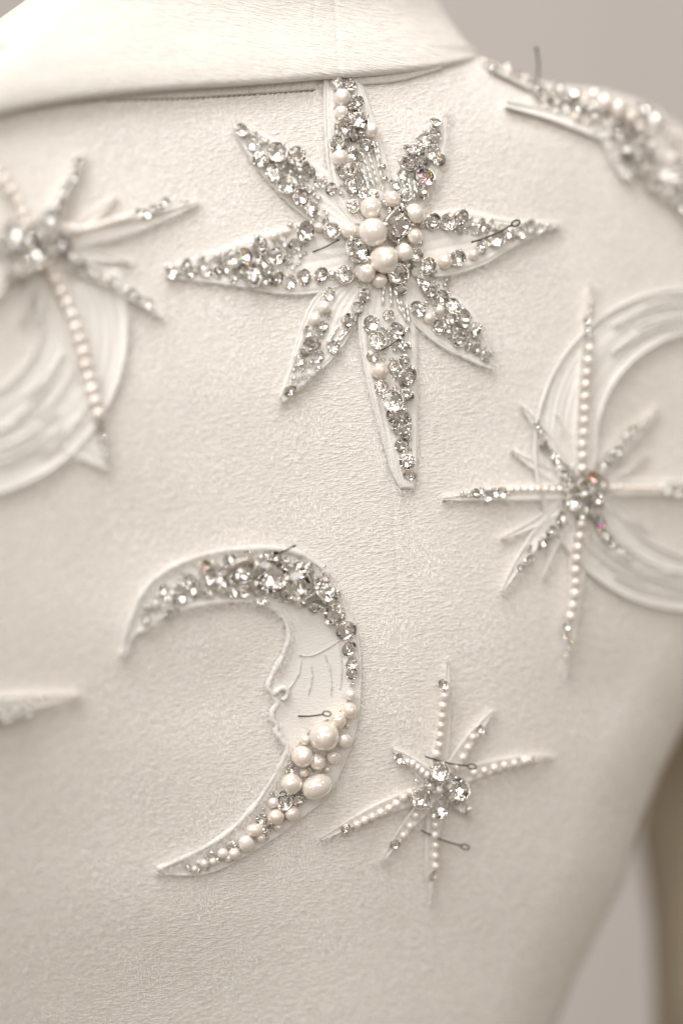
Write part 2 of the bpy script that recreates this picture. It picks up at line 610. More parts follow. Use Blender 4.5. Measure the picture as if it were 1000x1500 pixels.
def cord(path, h, r, n=90, wob=0.12, closed=False):
    p = crom(path, n)
    P, _ = on(p[:, 0], p[:, 1], np.full(n, h * 0.001))
    rr = r * 0.001 * (1 + wob * np.interp(np.arange(n), np.arange(0, n + 6, 6), rng.normal(0, 1, len(np.arange(0, n + 6, 6)))))
    rr[0] *= 0.5; rr[-1] *= 0.5
    P = P + rng.normal(0, 0.00004, P.shape)
    return tube(P, np.clip(rr, r * 0.0004, r * 0.0018), 8)


def fray(pts, n, length=7.0, spread=9.0, direction=None, h=1.0):
    """a few loose threads at frayed tips."""
    bag = Bag()
    for _ in range(n):
        x, y = pts[random.randrange(len(pts))]
        a = direction + random.gauss(0, 0.5) if direction is not None else random.uniform(0, 6.28)
        l = length * random.uniform(0.5, 1.4)
        x += random.gauss(0, spread * .3); y += random.gauss(0, spread * .3)
        c = random.gauss(0, 0.5)
        q = [(x + math.cos(a + c * t) * l * t, y + math.sin(a + c * t) * l * t) for t in np.linspace(0, 1, 6)]
        q = np.array(q)
        P, _ = on(q[:, 0], q[:, 1], np.linspace(h, h + random.uniform(-.6, 1.2), 6) * 0.001)
        V, F, uv = tube(P, np.linspace(0.00009, 0.00004, 6), 4)
        bag.add(V, F, uv)
    return bag


def fibres(name, parent, x, y, ang, l, h0, h1, width=0.3, bow=0.5):
    """many short fine ribbons lying on or standing off the cloth, joined into one part."""
    n = len(x)
    c = rng.normal(0, bow, n)
    V = np.zeros((n, 4, 2, 3))
    N = normal(x, y, 6.0)
    for i, t in enumerate(np.linspace(0, 1, 4)):
        X = x + np.cos(ang + c * t) * l * t
        Y = y + np.sin(ang + c * t) * l * t
        h = (h0 + (h1 - h0) * t) * 0.001
        for s_, sg in ((0, -1), (1, 1)):
            w_ = width * sg * (1 - 0.6 * t)
            V[:, i, s_] = surf(X - np.sin(ang) * w_, Y + np.cos(ang) * w_) + N * h[:, None]
    b = (np.arange(n) * 8)[:, None]
    F = np.concatenate([b + np.array([[2 * i, 2 * i + 1, 2 * i + 3, 2 * i + 2]]) for i in range(3)], 0)
    o = mesh_obj(name, V.reshape(-1, 3), F, M_FIBRE, parent)
    o['kind'] = 'stuff'
    return o


def fuzz(parent, paths, density=1.0, h=1.5, length=(3, 8), spread=4.0):
    """felted fringe along embroidered edges."""
    X, Y, A = [], [], []
    for p in paths:
        q = crom(p, 400)
        L = np.sum(np.linalg.norm(np.diff(q, axis=0), axis=1))
        n = int(L * density)
        i = rng.integers(0, 399, n)
        t = np.arctan2(q[i + 1, 1] - q[i, 1], q[i + 1, 0] - q[i, 0])
        X.append(q[i, 0] + rng.normal(0, spread * 0.5, n)); Y.append(q[i, 1] + rng.normal(0, spread * 0.5, n))
        A.append(np.where(rng.random(n) < 0.5, t + rng.normal(0, 0.45, n), t + rng.choice([-1.4, 1.4], n) + rng.normal(0, 0.6, n)))
    x = np.concatenate(X); y = np.concatenate(Y); a = np.concatenate(A)
    n = len(x)
    hh_ = h * rng.uniform(0.5, 1.35, n)
    return fibres("edge_fuzz", parent, x, y, a, rng.uniform(*length, n), hh_, hh_ + rng.normal(-0.15, 0.45, n), 0.27)


# collar stand, with its row of tan stitches
STAND_TOP = [(-110, 175), (0, 140), (120, 118), (250, 108), (380, 100), (465, 95)]
STAND_BOT = [(-110, 205), (-40, 180), (0, 164), (60, 150), (130, 146), (250, 144), (360, 138), (462, 131)]
V, F, uv = strip(STAND_TOP, STAND_BOT, lambda u, v: 0.9 + 0.5 * np.sin(u * 3.0), 120, 10)
mesh_obj("collar_stand", V, F, M_COLLAR, coat, uv=uv)
V, F, uv = strip([(524, 96), (590, 92), (640, 88)], [(524, 125), (585, 119), (648, 101)], lambda u, v: 0.9 + 0.5 * np.sin(u * 3.0), 70, 10)
mesh_obj("collar_stand", V, F, M_COLLAR, coat, uv=uv)
sp = crom([(4, 165), (60, 152), (130, 148), (250, 146), (360, 140), (464, 133)], 62)
for i in range(1, 61):
    x, y = sp[i]
    d = 2.4 * (0.8 + 0.4 * random.random())
    q = np.array([(x - d, y + 0.6), (x, y), (x + d, y - 0.8)])
    P, _ = on(q[:, 0], q[:, 1], np.array([0.0, 0.00022, 0.0]))
    V, F, uv = tube(P, 0.00016, 5)
    mesh_obj("stitch", V, F, M_THREAD, coat, uv=uv)

# sleeve hanging behind the torso's right side
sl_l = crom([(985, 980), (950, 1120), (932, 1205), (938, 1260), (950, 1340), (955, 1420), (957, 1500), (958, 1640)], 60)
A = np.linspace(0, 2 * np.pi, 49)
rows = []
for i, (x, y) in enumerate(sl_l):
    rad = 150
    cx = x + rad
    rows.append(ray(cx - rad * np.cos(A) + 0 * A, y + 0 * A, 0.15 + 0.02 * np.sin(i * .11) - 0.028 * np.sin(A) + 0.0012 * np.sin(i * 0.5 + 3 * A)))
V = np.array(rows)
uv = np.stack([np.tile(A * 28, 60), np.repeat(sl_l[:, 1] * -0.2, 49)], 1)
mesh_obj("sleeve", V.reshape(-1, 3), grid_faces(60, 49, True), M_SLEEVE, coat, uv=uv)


# ------------------------------------------------------------------ bead meshes (unit radius, +z up)
def mk(name, V, F, mats, fm=None, smooth=False):
    me = bpy.data.meshes.new(name)
    me.from_pydata([tuple(map(float, v)) for v in V], [], [tuple(map(int, f)) for f in F])
    for m in mats:
        me.materials.append(m)
    if fm is not None:
        me.polygons.foreach_set('material_index', fm)
    me.polygons.foreach_set('use_smooth', [smooth] * len(me.polygons))
    me.update()
    return me


def brilliant(name, glass, sides=8, sx=1.0, sy=1.0, table=0.46, crown=0.38, pav=0.62, sq=0.0):
    def ring(n, r, z, ph):
        o = []
        for i in range(n):
            a = 2 * math.pi * (i + ph) / n
            c, s = math.cos(a), math.sin(a)
            if sq:
                m = (abs(c) ** (2 + 4 * sq) + abs(s) ** (2 + 4 * sq)) ** (-1 / (2 + 4 * sq))
                c, s = c * m, s * m
            o.append((c * r * sx, s * r * sy, z))
        return o
    n = sides
    V = ring(n, table, crown, 0.5)                  # 0..n table
    V += ring(n, 0.80, crown * 0.52, 0.0)           # n..2n
    V += ring(2 * n, 1.0, 0.05, 0.0)                # 2n..4n girdle top
    V += ring(2 * n, 1.0, -0.03, 0.0)               # 4n..6n girdle bottom
    V += ring(n, 0.45, -pav * 0.62, 0.5)            # 6n..7n
    V.append((0, 0, -pav))                          # 7n
    F = [tuple(range(n))]
    fm = [0]
    def add(f, m):
        F.append(f); fm.append(m)
    for i in range(n):
        j = (i + 1) % n
        t0, t1 = (i - 1) % n, i                     # table corners round mid i (phase .5)
        m = n + i
        add((t0, m, t1), 0)
        m2 = n + j
        g0, g1, g2 = 2 * n + 2 * i, 2 * n + 2 * i + 1, 2 * n + (2 * i + 2) % (2 * n)
        add((t1, m, g1, m2), 0)
        add((m, g0, g1), 0)
        add((m2, g1, g2), 0)
        b0, b1, b2 = 4 * n + 2 * i, 4 * n + 2 * i + 1, 4 * n + (2 * i + 2) % (2 * n)
        add((g0, b0, b1, g1), 0)
        add((g1, b1, b2, g2), 0)
        p1, p2 = 6 * n + i, 6 * n + (i + 1) % n
        add((b0, p1, b1), 1)
        add((b1, p1, b2), 1)
        add((b2, p1, p2), 1)
        add((p1, 7 * n, p2), 1)
    import bmesh
    me = mk(name, V, F, [glass, M_FOIL], fm)
    bm = bmesh.new(); bm.from_mesh(me)
    bmesh.ops.recalc_face_normals(bm, faces=bm.faces)
    bm.to_mesh(me); bm.free()
    return me


def setting_mesh(name, sx=1.0, sy=1.0, prongs=4, sq=0.0):
    V, F = [], []
    prof = [(0.30, -0.78), (0.72, -0.66), (1.02, -0.12), (1.10, 0.05), (1.06, 0.10), (1.0, 0.02), (0.96, -0.10)]
    n = 24
    for r, z in prof:
        for i in range(n):
            a = 2 * math.pi * i / n
            c, s = math.cos(a), math.sin(a)
            if sq:
                m = (abs(c) ** (2 + 4 * sq) + abs(s) ** (2 + 4 * sq)) ** (-1 / (2 + 4 * sq))
                c, s = c * m, s * m
            V.append((c * r * sx, s * r * sy, z))
    for k_ in range(len(prof) - 1):
        for i in range(n):
            j = (i + 1) % n
            F.append((k_ * n + i, k_ * n + j, (k_ + 1) * n + j, (k_ + 1) * n + i))
    for q in range(prongs):
        a = 2 * math.pi * (q + 0.5) / prongs
        c, s = math.cos(a), math.sin(a)
        m = (abs(c) ** (2 + 4 * sq) + abs(s) ** (2 + 4 * sq)) ** (-1 / (2 + 4 * sq)) if sq else 1
        path = [np.array([c * r * sx * m, s * r * sy * m, z]) for r, z in ((1.12, -0.1), (1.12, 0.12), (1.0, 0.27), (0.82, 0.33))]
        T, FF, _ = tube(np.array(path), np.array([0.14, 0.14, 0.13, 0.08]), 6)
        b = len(V)
        V += [tuple(v) for v in T]
        F += [tuple(i + b for i in f) for f in FF]
    return mk(name, V, F, [M_SILVER], None, True)


def sphere_mesh(name, mat, seg=28, rings=16, bump=0.0, seed=0, ax=(1, 1, 1)):
    r = np.random.default_rng(seed)
    ph = r.uniform(0, 6.28, 6)
    V = [(0, 0, ax[2])]
    for i in range(1, rings):
        t = math.pi * i / rings
        for j in range(seg):
            p = 2 * math.pi * j / seg
            d = np.array([math.sin(t) * math.cos(p), math.sin(t) * math.sin(p), math.cos(t)])
            k_ = 1 + bump * (math.sin(2.2 * d[0] * 2 + ph[0]) * math.sin(1.7 * d[1] * 2 + ph[1]) + 0.6 * math.sin(3 * d[2] + ph[2]))
            V.append(tuple(d * k_ * np.array(ax)))
    V.append((0, 0, -ax[2]))
    F = [(0, 1 + j, 1 + (j + 1) % seg) for j in range(seg)]
    for i in range(rings - 2):
        for j in range(seg):
            a = 1 + i * seg
            F.append((a + j, a + seg + j, a + seg + (j + 1) % seg, a + (j + 1) % seg))
    e = len(V) - 1
    a = 1 + (rings - 2) * seg
    F += [(e, a + (j + 1) % seg, a + j) for j in range(seg)]
    return mk(name, V, F, [mat], None, True)


def donut_mesh(name, mat, R=0.62, r=0.42, n=16, k_=9):
    V, F = [], []
    for i in range(n):
        a = 2 * math.pi * i / n
        for j in range(k_):
            b = 2 * math.pi * j / k_
            q = R + r * math.cos(b)
            V.append((q * math.cos(a), q * math.sin(a), r * 1.25 * math.sin(b)))
    for i in range(n):
        for j in range(k_):
            F.append((i * k_ + j, ((i + 1) % n) * k_ + j, ((i + 1) % n) * k_ + (j + 1) % k_, i * k_ + (j + 1) % k_))
    return mk(name, V, F, [mat], None, True)


def bugle_mesh(name, mat):
    V, F, _ = tube(np.array([(0, 0, -1), (0, 0, -0.85), (0, 0, 0.85), (0, 0, 1.0)]), np.array([0.29, 0.34, 0.34, 0.29]), 8)
    return mk(name, V, F, [mat], None, True)


GEMS = [brilliant("round_crystal", M_GLASS), brilliant("round_crystal_deep", M_GLASS, 8, table=0.40, crown=0.44, pav=0.75),
        brilliant("round_crystal_flat", M_GLASS, 7, table=0.50, crown=0.34, pav=0.55),
        brilliant("round_crystal_fiery", M_DISP)]
GEM_SQ = brilliant("cushion_crystal", M_GLASS, 8, table=0.55, crown=0.40, pav=0.6, sq=0.55)
GEM_AMB = brilliant("amber_crystal", M_AMBER, 8)
SET_R = setting_mesh("round_setting")
SET_SQ = setting_mesh("cushion_setting", sq=0.55)
PEARLS = [sphere_mesh("pearl", M_PEARL, bump=0.015 + 0.016 * i, seed=i) for i in range(4)]
PEARL_S = [sphere_mesh("small_pearl", M_SMALL, 20, 12, bump=0.01, seed=9), sphere_mesh("small_pearl", M_SMALL, 20, 12, bump=0.02, seed=10)]
PEARL_O = sphere_mesh("oval_pearl", M_PEARL, bump=0.015, seed=21, ax=(1.32, 1.0, 0.95))
SEED = donut_mesh("seed_bead", M_SEED)
ROUND_SEED = sphere_mesh("round_bead", M_SEED, 14, 9)
BUGLE = bugle_mesh("bugle_bead", simple("silver_bugle_glass", (0.90, 0.88, 0.84), 0.16, 0.75))


def put(name, me, parent, P, zdir, r, spin=0.0, xdir=None):
    o = bpy.data.objects.new(name, me)
    z = Vector(zdir).normalized()
    if xdir is not None:
        x = Vector(xdir) - z * Vector(xdir).dot(z)
        x.normalize()
    else:
        x = z.orthogonal().normalized()
    y = z.cross(x)
    M = Matrix((x, y, z)).transposed().to_4x4() @ Matrix.Rotation(spin, 4, 'Z')
    M = Matrix.Translation(Vector(P) - Vector(parent['base'])) @ M @ Matrix.Scale(r, 4)
    o.parent = parent
    o.matrix_basis = M
    COL.objects.link(o)
    return o


PLACED = {}


def bead(parent, kind, x, y, r, h=1.0, tilt=0.32, ang=0.0):
    """kind: c crystal in a cup, f bare crystal, q cushion crystal, a amber crystal, p pearl, o oval pearl, s small pearl, b seed bead, n round glass bead."""
    r = r * 1.12 if kind in 'cf' else r
    rm = r * S
    lift = {'c': 0.85, 'f': 0.65, 'q': 0.9, 'a': 0.85, 'p': 0.85, 'o': 0.8, 's': 0.85, 'b': 0.6, 'n': 0.8}[kind]
    P, n = on(np.array(x), np.array(y), np.array(h * 0.001 + rm * lift))
    tl = n + rng.normal(0, tilt, 3)
    spin = random.uniform(0, 6.28)
    PLACED.setdefault(parent.name, []).append((x, y, r))
    if kind in 'cfa':
        me = GEM_AMB if kind == 'a' else random.choices(GEMS, (4, 4, 3, 0.14))[0]
        o = put("crystal", me, parent, P, tl, rm * (0.93 if kind != 'f' else 1.0), spin)
        if kind != 'f':
            s = bpy.data.objects.new("setting", SET_R)
            s.parent = o
            COL.objects.link(s)
    elif kind == 'q':
        o = put("crystal", GEM_SQ, parent, P, tl, rm * 0.93, math.radians(ang), xdir=(1, 0, 0))
        s = bpy.data.objects.new("setting", SET_SQ)
        s.parent = o
        COL.objects.link(s)
    elif kind == 'p':
        o = put("pearl", random.choice(PEARLS), parent, P, rng.normal(0, 1, 3), rm, spin)
    elif kind == 's':
        o = put("pearl", random.choice(PEARL_S), parent, P, rng.normal(0, 1, 3), rm, spin)
    elif kind == 'o':
        o = put("pearl", PEARL_O, parent, P, n, rm, 0, xdir=(math.cos(math.radians(ang)), 0, math.sin(math.radians(ang))))
    elif kind == 'b':
        o = put("seed_bead", SEED, parent, P, n + rng.normal(0, 0.9, 3), rm, spin)
    elif kind == 'n':
        o = put("seed_bead", ROUND_SEED, parent, P, tl, rm, spin)
    return o


def bugles(parent, lines, step=10.5, r=2.4, h=1.9):
    for a, b in lines:
        a = np.array(a, float); b = np.array(b, float)
        L = np.linalg.norm(b - a)
        m = max(1, int(round(L / step)))
        for i in range(m):
            t0 = (i + 0.5) / m
            c = a + (b - a) * t0
            P, n = on(np.array(c[0]), np.array(c[1]), np.array(h * 0.001))
            e1, _ = on(np.array(c[0] + (b - a)[0] * 0.05), np.array(c[1] + (b - a)[1] * 0.05), np.array(h * 0.001))
            o = bpy.data.objects.new("bugle_bead", BUGLE)
            z = Vector(e1 - P).normalized() + Vector(rng.normal(0, 0.06, 3))
            q = z.to_track_quat('Z', 'Y')
            o.parent = parent
            o.location = Vector(P) - Vector(parent['base'])
            o.rotation_mode = 'QUATERNION'
            o.rotation_quaternion = q
            rl = L / m * 0.5 * S * 0.98
            o.scale = (r * S / 0.34 * 1.0, r * S / 0.34 * 1.0, rl)
            COL.objects.link(o)


def fill(parent, poly_pts, n, rr=(3.0, 5.0), kinds='bbn', h=0.8):
    """small beads in the gaps between the placed ones; poly_pts = polyline (x, y, halfwidth)."""
    pl = np.array(poly_pts, float)
    done = 0
    for _ in range(n * 12):
        if done >= n:
            break
        i = random.randrange(len(pl) - 1)
        t = random.random()
        c = pl[i] * (1 - t) + pl[i + 1] * t
        x = c[0] + random.uniform(-1, 1) * c[2]; y = c[1] + random.uniform(-1, 1) * c[2]
        r = random.uniform(*rr)
        if all((x - a) ** 2 + (y - b) ** 2 > (0.72 * (q + r)) ** 2 for a, b, q in PLACED.get(parent.name, [])):
            bead(parent, random.choice(kinds), x, y, r, h)
            done += 1


def beads(parent, txt, h=1.0, tilt=0.32):
    for tok in txt.split():
        k_ = tok[0]
        v = [float(q) for q in tok[1:].split(',')]
        bead(parent, k_, v[0], v[1], v[2], h, tilt, v[3] if len(v) > 3 else 0.0)


# ------------------------------------------------------------------ large eight-petal star
star = thing("star_applique", tuple(surf(560, 355)),
             "large star applique of eight wide crystal-covered petals, just under the collar", "star applique", "beaded star appliques")
PET = [
    ([(520, 330), (492, 290), (480, 235), (476, 170), (477, 106), (486, 84)], [(575, 320), (572, 270), (560, 215), (543, 165), (524, 108), (506, 84)]),
    ([(566, 320), (570, 285), (588, 240), (620, 196), (651, 166)], [(612, 320), (630, 285), (646, 248), (654, 210), (654, 168)]),
    ([(590, 335), (640, 310), (690, 309), (750, 322), (816, 327)], [(600, 402), (650, 403), (705, 388), (762, 355), (817, 332)]),
    ([(615, 380), (650, 422), (688, 450), (712, 498), (722, 534)], [(585, 408), (600, 462), (640, 502), (690, 528), (720, 541)]),
    ([(545, 400), (529, 450), (528, 500), (544, 580), (563, 650), (576, 692), (588, 716)], [(600, 400), (608, 470), (611, 540), (611, 620), (610, 680), (606, 716)]),
    ([(500, 400), (460, 440), (440, 485), (424, 540), (410, 584)], [(555, 400), (527, 450), (505, 500), (466, 545), (414, 590)]),
    ([(540, 330), (470, 322), (400, 337), (320, 365), (244, 392)], [(540, 395), (480, 424), (420, 430), (340, 417), (244, 405)]),
    ([(525, 355), (450, 318), (397, 268), (362, 222), (342, 184)], [(535, 320), (492, 262), (450, 233), (400, 203), (346, 180)]),
]
RIM = [(1, 0), (0, 0), (0, 1), (0, 1), (1, 0), (1, 1), (0, 1), (1, 0)]
DIRS = [-1.6, -1.0, -0.05, 0.8, 1.45, 2.1, 3.1, -2.4]
for i, (L, R_) in enumerate(PET):
    lift = 0.25 * (i % 3)
    V, F, uv = strip(L, R_, rim_prof(1.0 + 0.04 * i, 1.55, 0.14, 7, 0.3, lift, RIM[i]), 70, 41)
    pt = mesh_obj("petal", V, F, M_EMB, star, uv=uv)
    bag = Bag()
    for E, on_ in zip((L, R_), RIM[i]):
        bag.add(*cord(E, 1.3 if on_ else 0.7, 0.5 if on_ else 0.3, 110, 0.1))
    bag.build("edge_cord", M_CORD, star)
    fuzz(star, [E for E, on_ in zip((L, R_), RIM[i]) if on_] or [R_], 4.0, 1.3, (3, 9), 6.0)
    fuzz(star, [E for E, on_ in zip((L, R_), RIM[i]) if not on_] or [L], 1.5, 0.8)
    fb = fray([L[-1], R_[-1]], 12, 9, 8, DIRS[i], 1.2)
    fo = fb.build("frayed_thread", M_FIBRE, star)
    fo['kind'] = 'stuff'
ca = np.linspace(0, 2 * np.pi, 40)
cr_ = np.linspace(0, 66, 8)
X = 558 + np.outer(cr_, np.cos(ca)); Y = 358 + np.outer(cr_, np.sin(ca))
P, _ = on(X, Y, np.repeat(np.linspace(1.9, 0.8, 8)[:, None], 40, 1) * 0.001)
mesh_obj("centre_disc", P.reshape(-1, 3), grid_faces(8, 40, True), M_EMB, star, uv=np.stack([(X * .2).ravel(), (Y * .2).ravel()], 1))

beads(star, """
p543,304,16 p574,291,12 p607,313,15 p511,338,12 p591,369,14 p535,398,15 p556,411,11 p607,346,12
q583,328,23,35 c522,367,19 c610,373,9 c583,401,14 c578,309,9 n563,297,6 n618,328,6 f586,424,9
""", 1.6, 0.2)
beads(star, "p546,340,21 p562,380,21", 3.0)
beads(star, """
c493,122,8 n512,113,5 f513,124,8 p501,142,12 p500,164,10 c523,149,9 c525,173,15 b513,157,5 c504,187,14 f517,199,9 n529,195,7
p543,191,11 c492,209,11 f515,225,10 c537,214,10 p498,230,12 c513,250,13 b497,247,7 f515,275,12 c517,301,9 f533,283,8 f547,285,8 n560,245,6 n563,263,6
c638,178,8 f639,196,9 n628,194,5 f621,205,10 c605,218,13 c634,223,11 f628,212,7 f643,234,9 c601,238,11 f618,234,9 c623,259,13 f608,251,8 f588,256,8
f578,270,8 c618,281,10 c594,285,9 n606,289,6
c634,324,11 n625,325,5 c657,324,12 c675,319,12 n693,331,6 f706,329,9 f718,329,8 c727,348,12 f705,360,8 f716,352,7 f744,342,9 c762,340,9 f776,329,8
n778,340,6 f789,334,7 n797,338,5 n800,331,5 b808,334,4 p651,383,11 c670,378,11 s693,373,8 n706,370,5 c627,389,11 f597,389,8 f608,397,8 c623,412,13
f612,452,11 c630,428,9 f645,436,11 s644,454,7 s628,466,8 c664,448,11 f659,467,8 c679,466,13 f643,479,10 n657,488,7 c672,497,10 c697,483,10 n695,494,6
f697,510,8 n708,519,6 b713,528,4 b720,518,4 n688,506,5
c533,434,10 f522,452,9 f569,462,8 c543,474,11 c551,499,12 f546,522,9 p556,543,12 f559,567,10 f576,538,8 f582,484,12 n596,483,5 c591,505,10 f592,528,8
c596,553,15 f595,578,11 c575,587,15 f574,610,10 f591,606,9 c592,628,12 b576,628,5 f588,652,10 f596,676,11 f600,696,9
f481,430,9 s475,450,9 s461,468,9 f474,478,8 f452,488,10 c457,504,12 c510,470,11 f447,514,8 f438,527,8 f466,522,9 f488,508,9 f456,543,8 n467,540,5
f442,558,9 c425,572,9
f252,397,10 f273,387,8 f278,399,8 n295,377,5 f295,388,8 f304,399,7 s319,373,7 f320,396,7 c340,379,12 f341,405,9 f331,395,7 n344,366,6 c360,375,12
c381,360,12 n377,347,5 c383,385,12 f360,395,10 c370,406,12 f393,395,9 n389,416,7 c405,408,11 f407,375,12 n417,361,6 f424,412,10 f429,357,8 f437,361,6
s402,345,8 s419,339,7 n425,330,5 c447,339,14 s467,333,7 f445,406,11 c470,403,11 n486,403,7 c505,402,12
c354,190,9 f370,210,10 f382,234,11 n389,208,6 c405,222,14 c435,228,13 f441,243,11 f402,253,12 c420,270,13 n440,261,6 f453,252,9 f469,265,9 f485,277,9
c441,289,12 f455,306,10 f468,319,8 n477,323,5 c486,337,11 f416,241,8 n426,253,6
""", 1.2)
bugles(star, [((524, 238), (541, 276)), ((530, 224), (548, 274)), ((539, 222), (553, 270)), ((546, 206), (559, 262)), ((552, 208), (556, 236)),
              ((533, 250), (540, 280)),
              ((562, 416), (560, 446)), ((571, 420), (573, 448)), ((578, 426), (588, 460)), ((587, 441), (594, 470)), ((595, 445), (599, 474)),
              ((480, 502), (495, 477)), ((489, 504), (504, 484)), ((497, 500), (510, 484)), ((588, 262), (594, 280)), ((598, 262), (601, 279)),
              ((606, 264), (608, 282)), ((612, 268), (613, 288))])
for poly, n in (([(503, 110, 12), (510, 180, 20), (515, 280, 18)], 34), ([(640, 180, 6), (615, 225, 20), (595, 280, 18)], 26),
                ([(640, 322, 8), (720, 338, 16), (800, 334, 6)], 26), ([(625, 400, 12), (660, 465, 22), (715, 525, 6)], 30),
                ([(550, 480, 12), (580, 560, 18), (598, 700, 4)], 24), ([(475, 450, 10), (455, 510, 12), (425, 572, 6)], 20),
                ([(256, 397, 5), (340, 390, 20), (400, 380, 28), (440, 360, 10)], 44), ([(355, 192, 6), (410, 240, 22), (480, 330, 8)], 34),
                ([(575, 300, 40), (580, 340, 45), (560, 400, 40)], 26)):
    fill(star, poly, n, (3, 5))

# ------------------------------------------------------------------ man-in-the-moon crescent
moon = thing("moon_applique", tuple(surf(450, 1000)),
             "crescent moon applique with a face in profile, crystals above and freshwater pearls below", "moon applique", "crescent moon appliques")
OUT = [(176, 962), (190, 908), (216, 858), (262, 826), (322, 808), (390, 803), (442, 812), (484, 842), (508, 885), (524, 940), (527, 1000), (522, 1060),
       (507, 1108), (482, 1162), (445, 1194), (404, 1225), (358, 1253), (300, 1279), (228, 1280)]
INN = [(182, 964), (206, 925), (235, 900), (285, 884), (340, 879), (385, 885), (413, 902), (423, 932), (412, 965), (394, 1003), (402, 1026), (400, 1050),
       (409, 1074), (419, 1096), (398, 1144), (368, 1186), (330, 1222), (285, 1249), (230, 1272)]
FACE = [(213, 923), (242, 900), (290, 886), (340, 880), (385, 885), (413, 901), (423, 930), (414, 960), (398, 990), (393, 1006), (400, 1020), (406, 1030),
        (399, 1042), (399, 1054), (405, 1062), (404, 1072), (413, 1084), (420, 1096), (412, 1118), (397, 1144), (368, 1186), (330, 1222), (285, 1249), (230, 1274)]
V, F, uv = strip(OUT, INN, rim_prof(1.0, 1.8, 0.10, sides=(0, 1)), 150, 31)
mesh_obj("crescent", V, F, M_EMB, moon, uv=uv)
bag = Bag(); bag.add(*cord(OUT[:8], 1.65, 0.75, 120, 0.2)); bag.add(*cord(OUT[7:], 0.9, 0.45, 120, 0.2)); bag.build("edge_cord", M_CORD, moon)
bag = Bag(); bag.add(*cord(FACE, 1.65, 0.78, 260, 0.25)); bag.add(*cord([(180, 962), (196, 930), (213, 923)], 1.4, 0.6, 30)); bag.build("edge_cord", M_CORD, moon)
bag = Bag(); bag.add(*cord([(400, 1018), (408, 1010), (416, 1008), (421, 1013), (419, 1021), (413, 1026)], 2.2, 0.75, 40, 0.2)); bag.build("nostril", M_CORD, moon)
for ln in ([(437, 959), (452, 961), (470, 955), (497, 938)], [(441, 966), (438, 985), (431, 998), (422, 1010)], [(455, 974), (457, 992), (451, 1018)],
           [(475, 957), (484, 985), (485, 1019)], [(497, 940), (500, 975), (498, 1010)], [(513, 1020), (490, 1048), (464, 1060), (440, 1085), (425, 1105)]):
    bag = Bag(); bag.add(*cord(ln, 1.15, 0.24, 60, 0.25)); bag.build("stitched_line", M_CORD, moon)
fuzz(moon, [OUT[:8], FACE], 6.0, 2.0, (3, 9), 9.0)
fuzz(moon, [OUT[7:]], 2.5, 0.9)
fo = fray([(230, 1275), (178, 962), (420, 1014), (402, 1050), (415, 1085), (395, 1010)], 40, 7, 8, None, 1.6).build("frayed_thread", M_FIBRE, moon); fo['kind'] = 'stuff'
beads(moon, """
n215,911,6 f249,888,9 f247,900,7 f240,864,7 n228,886,6 f251,873,9 f278,850,9 a301,829,10 n297,841,6 n313,824,5 c306,845,13 f266,875,8 f282,864,9
f295,870,8 f306,867,8 f322,845,9 f327,863,9 f337,818,8 f363,813,7 c342,866,10 f358,867,8 c382,877,9 f403,816,8 f411,828,8 n418,840,6 c437,834,12 n452,829,6
c422,872,9 f443,882,8 f460,889,8 c475,848,9 n473,891,5 n494,871,6 f386,820,9 f375,860,9
f490,901,15 f507,924,14 f511,950,11 f515,971,9 f515,987,8 b516,1002,4
s513,1018,8 p511,1041,12 p494,1055,13 s509,1063,4 p504,1084,11 s447,1084,8 p443,1108,16 p465,1116,12 p488,1109,10 s445,1132,7
s479,1127,5 p427,1148,16 s400,1176,8 p404,1196,12 p427,1191,11 s407,1211,6 o373,1216,10,0 s382,1227,7 p360,1235,12 s343,1250,9 s326,1250,8
s334,1257,6 s312,1262,6 s299,1265,6 s285,1273,5 c425,1126,8 c416,1175,11 c437,1173,8 f415,1163,5 f383,1201,8 f391,1212,8 f338,1238,7 f345,1246,6 n310,1250,5
n319,1260,5 n303,1270,5 n276,1271,5 n291,1275,4
""", 1.3)
beads(moon, "p475,1078,22 o464,1152,18,22", 1.8)
beads(moon, "c356,837,22 f396,844,22 q441,856,22,30 c479,867,17", 2.0, 0.25)
fill(moon, [(215, 905, 8), (250, 878, 18), (320, 845, 26), (400, 842, 30), (450, 855, 30), (488, 885, 10)], 60, (3, 5.5))
fill(moon, [(480, 1100, 16), (430, 1160, 18), (380, 1215, 14), (290, 1270, 6)], 26, (2.5, 4), 'bsn')


# ------------------------------------------------------------------ plain grooved crescents
def arc(cx, cy, rx, ry, a0, a1, n=24):
    return [(cx + rx * math.cos(math.radians(a)), cy + ry * math.sin(math.radians(a))) for a in np.linspace(a0, a1, n)]


def groove_prof(n, amp=0.38, floor=1.1):
    def f(u, v):
        uu = u + 0.09 * np.sin(v * 4 + u * 3) + 0.035 * np.sin(v * 17 + u * 8)
        h = floor + amp * (0.65 + 0.35 * np.sin(v * 9 + u * 11)) * (np.abs(np.sin(uu * n * np.pi)) ** 0.6) + 0.10 * np.sin(u * 60 + 9 * np.sin(v * 6)) + 0.3 * np.exp(-(np.minimum(u, 1 - u) / 0.05) ** 2)
        return h
    return f


